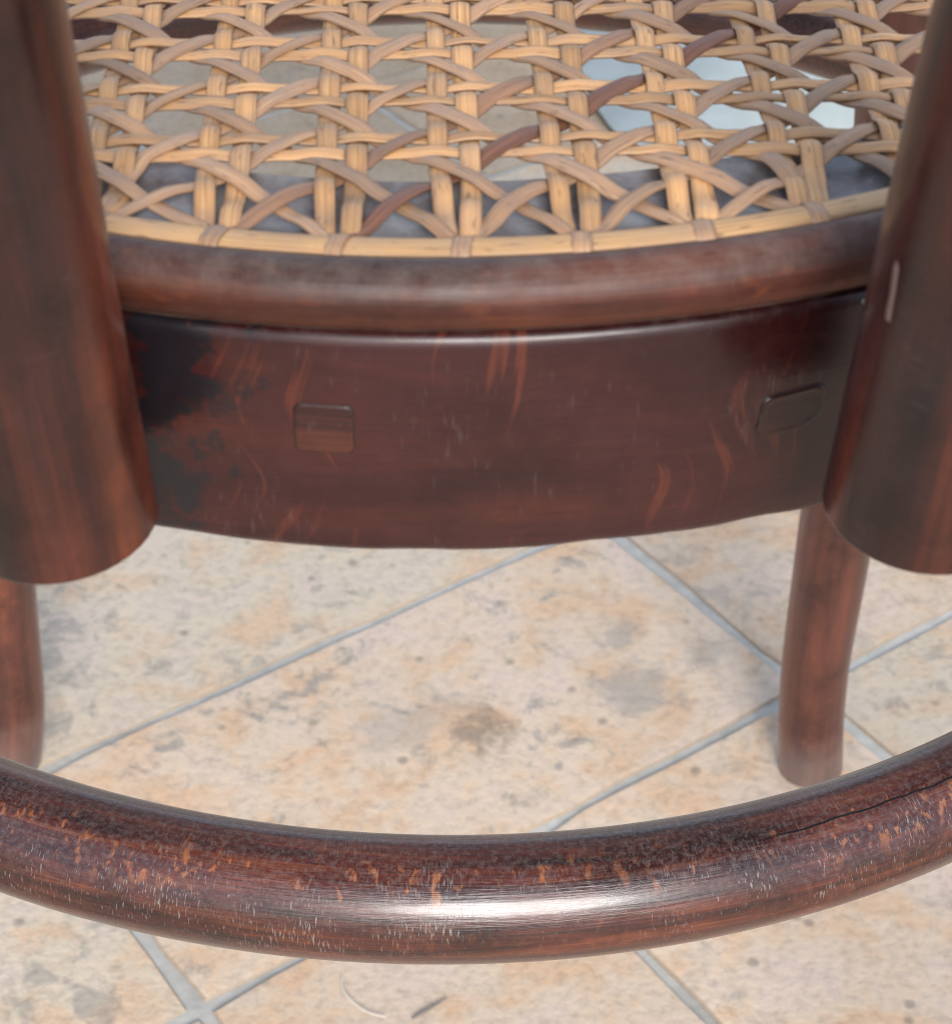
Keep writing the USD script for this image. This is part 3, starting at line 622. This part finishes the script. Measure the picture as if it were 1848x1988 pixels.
# rear legs run on upward as the outer bow of the back
bow = [(-0.205, -0.035, 0.0015), (-0.200, 0.020, 0.14), (-0.197, 0.072, 0.29), (-0.190, 0.098, 0.40), (-0.189, 0.100, 0.46), (-0.192, 0.060, 0.60), (-0.180, 0.010, 0.76), (-0.110, -0.035, 0.875), (0, -0.047, 0.905)]
bow = np.array(bow + [(-a, b, c) for a, b, c in bow[-2::-1]])
part('back_bow', tapered(loc(spline(bow, 170)), np.full(170, 0.0135), 28), WOOD_POST)

# ---------------------------------------------------------------- inner back loop: its two ends hang down outside the apron
PR = 0.0106
lb, rb = on_y(119, 1008, 0.1800), on_y(1786, 984, 0.1810)
def edge(px, py, yy, s): return on_y(px, py, yy) + np.array([s * PR * 1.03, 0, 0])
lpts = [lb, edge(222, 520, 0.1785, -1), edge(130, 8, 0.1735, -1)]
rpts = [rb, edge(1692, 520, 0.1785, 1), edge(1811, 8, 0.1735, 1)]
w_l, w_r = lpts[-1], rpts[-1]
mid = (w_l[0] + w_r[0]) / 2
loop = lpts + [(w_l[0] - 0.016, 0.150, 0.60), (w_l[0] - 0.022, 0.122, 0.71), (mid - 0.045, 0.104, 0.79), (mid, 0.100, 0.81), (mid + 0.045, 0.104, 0.79), (w_r[0] + 0.022, 0.122, 0.71), (w_r[0] + 0.016, 0.150, 0.60)] + rpts[::-1]
p = spline(np.array(loop, float), 240)
def capped(p, r, k=40, bev=0.0012):
    d0 = (p[0] - p[1]) / np.linalg.norm(p[0] - p[1]); d1 = (p[-1] - p[-2]) / np.linalg.norm(p[-1] - p[-2])
    hs = np.array([1.0, 0.985, 0.97, 0.80, 0.55, 0.28, 0.0]) * bev; rs = np.array([0.5 * r, 0.80 * r, r - 1.25 * bev, r - 0.72 * bev, r - 0.36 * bev, r - 0.12 * bev, r])
    q = np.vstack([p[0] + np.outer(hs, d0), p[1:-1], p[-1] + np.outer(hs[::-1], d1)])
    rr = np.r_[rs, np.full(len(p) - 2, r), rs[::-1]]
    return sweep(q, circle_sec(1.0, k), scale=rr)
loop_mesh = capped(p, PR)
part('back_loop', loop_mesh, WOOD_POST)
def hit(mesh3, px, py):
    v, f, _ = mesh3; o, d = np.array([0, 0, CZ]), ray(px, py); a_, b_, c_ = v[f[:, 0]], v[f[:, 1]], v[f[:, 2]]
    e1, e2 = b_ - a_, c_ - a_; h = np.cross(d, e2); det = (e1 * h).sum(1); det = np.where(np.abs(det) < 1e-16, 1e-16, det)
    sv = o - a_; u = (sv * h).sum(1) / det; q = np.cross(sv, e1); w = (q @ d) / det; t_ = (e2 * q).sum(1) / det
    ok = (u >= 0) & (w >= 0) & (u + w <= 1) & (t_ > 0)
    k = np.where(ok)[0][np.argmin(t_[ok])]; nn = np.cross(e1[k], e2[k]); nn /= np.linalg.norm(nn)
    return o + d * t_[k], (nn if nn @ d < 0 else -nn)
# an old dried run on the right post
run = []
for px, py in ((1742, 500), (1736, 545), (1729, 585), (1724, 612), (1723, 626)):
    P_, n_ = hit(loop_mesh, px, py); run.append(P_ - n_ * 0.0002)
rs = spline(np.array(run), 26)
drip_m = mat('dried_run', {'p': ('principled_bsdf', {'base_color': (0.085, 0.050, 0.045), 'roughness': 0.3})}, [])
v, f, uv = sweep(rs, circle_sec(1.0, 12), scale=np.interp(np.linspace(0, 1, 26), [0, 0.15, 0.6, 0.88, 0.97, 1], [0.0001, 0.0005, 0.00045, 0.0005, 0.00042, 0.0001]))
part('dried_run', (v, f, uv), drip_m)

# ---------------------------------------------------------------- white cloth lying on the floor beyond the chair
cloth_m = mat('white_cloth', {'g': ('geometry', {}), 'n': ('noise_texture', {'scale': 30.0, 'detail': 5}), 'r': ('rgb_ramp', {'ramp': [(0.3, (0.27, 0.31, 0.30)), (0.7, (0.35, 0.39, 0.38))]}), 'n2': ('noise_texture', {'scale': 900.0, 'detail': 2}), 'b': ('bump', {'strength': 0.2, 'distance': 0.0004}),  # white cloth held to grey: the shade around it is in the colour
    'p': ('principled_bsdf', {'roughness': 0.7, 'sheen_weight': 0.2})}, [('g.position', 'n.vector'), ('n.fac', 'r.fac'), ('r.color', 'p.base_color'), ('g.position', 'n2.vector'), ('n2.fac', 'b.height'), ('b.normal', 'p.normal')])
cc = np.array([0.262, 1.255])
th, rd = np.meshgrid(np.linspace(0, 2 * math.pi, 140, endpoint=False), np.linspace(0, 1, 46), indexing='ij')
def cloth_pt(th, rd, up=True):
    R = 0.198 + 0.040 * np.cos(2 * th - 1.2) + 0.022 * np.cos(3 * th) + 0.018 * np.sin(5 * th + 1) + 0.014 * np.sin(9 * th + 2)
    X = cc[0] + np.cos(th) * R * rd; Y = cc[1] + np.sin(th) * R * rd
    Hh = 0.044 * (1 - rd ** 2.2) + 0.004
    q = np.stack([X * 11, Y * 11, X * 0], -1)
    ridge = 1 - np.abs(2 * meshkit.fbm(q + 3, 3, 5) - 1)
    ridge2 = 1 - np.abs(2 * meshkit.noise(np.stack([X * 34 + Y * 9, Y * 26, X * 0 + 2], -1), 9) - 1)
    Z = Hh * (0.50 + 0.70 * ridge) + 0.011 * ridge2 * (1 - rd ** 4) + 0.001
    return np.stack([X, Y, np.maximum(Z, 0.002)], -1)
V = cloth_pt(th, rd).reshape(-1, 3); nT, nR = th.shape
Vb = V.copy(); Vb[:, 2] = np.maximum(Vb[:, 2] - 0.0015, 0.0006)
i, j = np.meshgrid(np.arange(nT), np.arange(nR - 1), indexing='ij'); i2 = (i + 1) % nT
a, b, c, d = (i * nR + j).ravel(), (i * nR + j + 1).ravel(), (i2 * nR + j).ravel(), (i2 * nR + j + 1).ravel()
fc = np.vstack([np.stack([a, b, d], 1), np.stack([a, d, c], 1)]); n0 = len(V)
k = np.arange(nT); e0 = k * nR + nR - 1; e1 = ((k + 1) % nT) * nR + nR - 1
fc = np.vstack([fc, fc[:, ::-1] + n0, np.stack([e0, e0 + n0, e1 + n0], 1), np.stack([e0, e1 + n0, e1], 1)])
cl = obj('crumpled_cloth', (np.vstack([V, Vb]), fc), cloth_m, smooth=True)
tag(cl, 'crumpled white cloth lying on the tiles beyond the chair, seen through the cane', 'cloth')

# ---------------------------------------------------------------- small things on the floor
dry = mat('dry_fibre', {'p': ('principled_bsdf', {'base_color': (0.62, 0.56, 0.46), 'roughness': 0.6})}, [])
twigm = mat('dark_twig', {'p': ('principled_bsdf', {'base_color': (0.22, 0.185, 0.15), 'roughness': 0.8})}, [])
fp = spline(np.array([on_z(*q, 0.0016) for q in ((662, 1900), (668, 1925), (690, 1950), (720, 1968), (748, 1975))]), 30)
v, f, uv = sweep(fp, circle_sec(0.00028, 7)); tag(obj('dry_stalk', (v, f), dry, smooth=True), 'thin pale curved dry stalk lying on a tile below the ring stretcher', 'stalk')
fp = spline(np.array([on_z(*q, 0.0012) for q in ((800, 1979), (830, 1962), (868, 1938))]), 16)
v, f, uv = sweep(fp, circle_sec(0.0007, 8), scale=np.interp(np.linspace(0, 1, 16), [0, 0.3, 1], [0.5, 1, 0.35])); tag(obj('twig', (v, f), twigm, smooth=True), 'short dark twig lying on a tile at the bottom edge', 'twig')
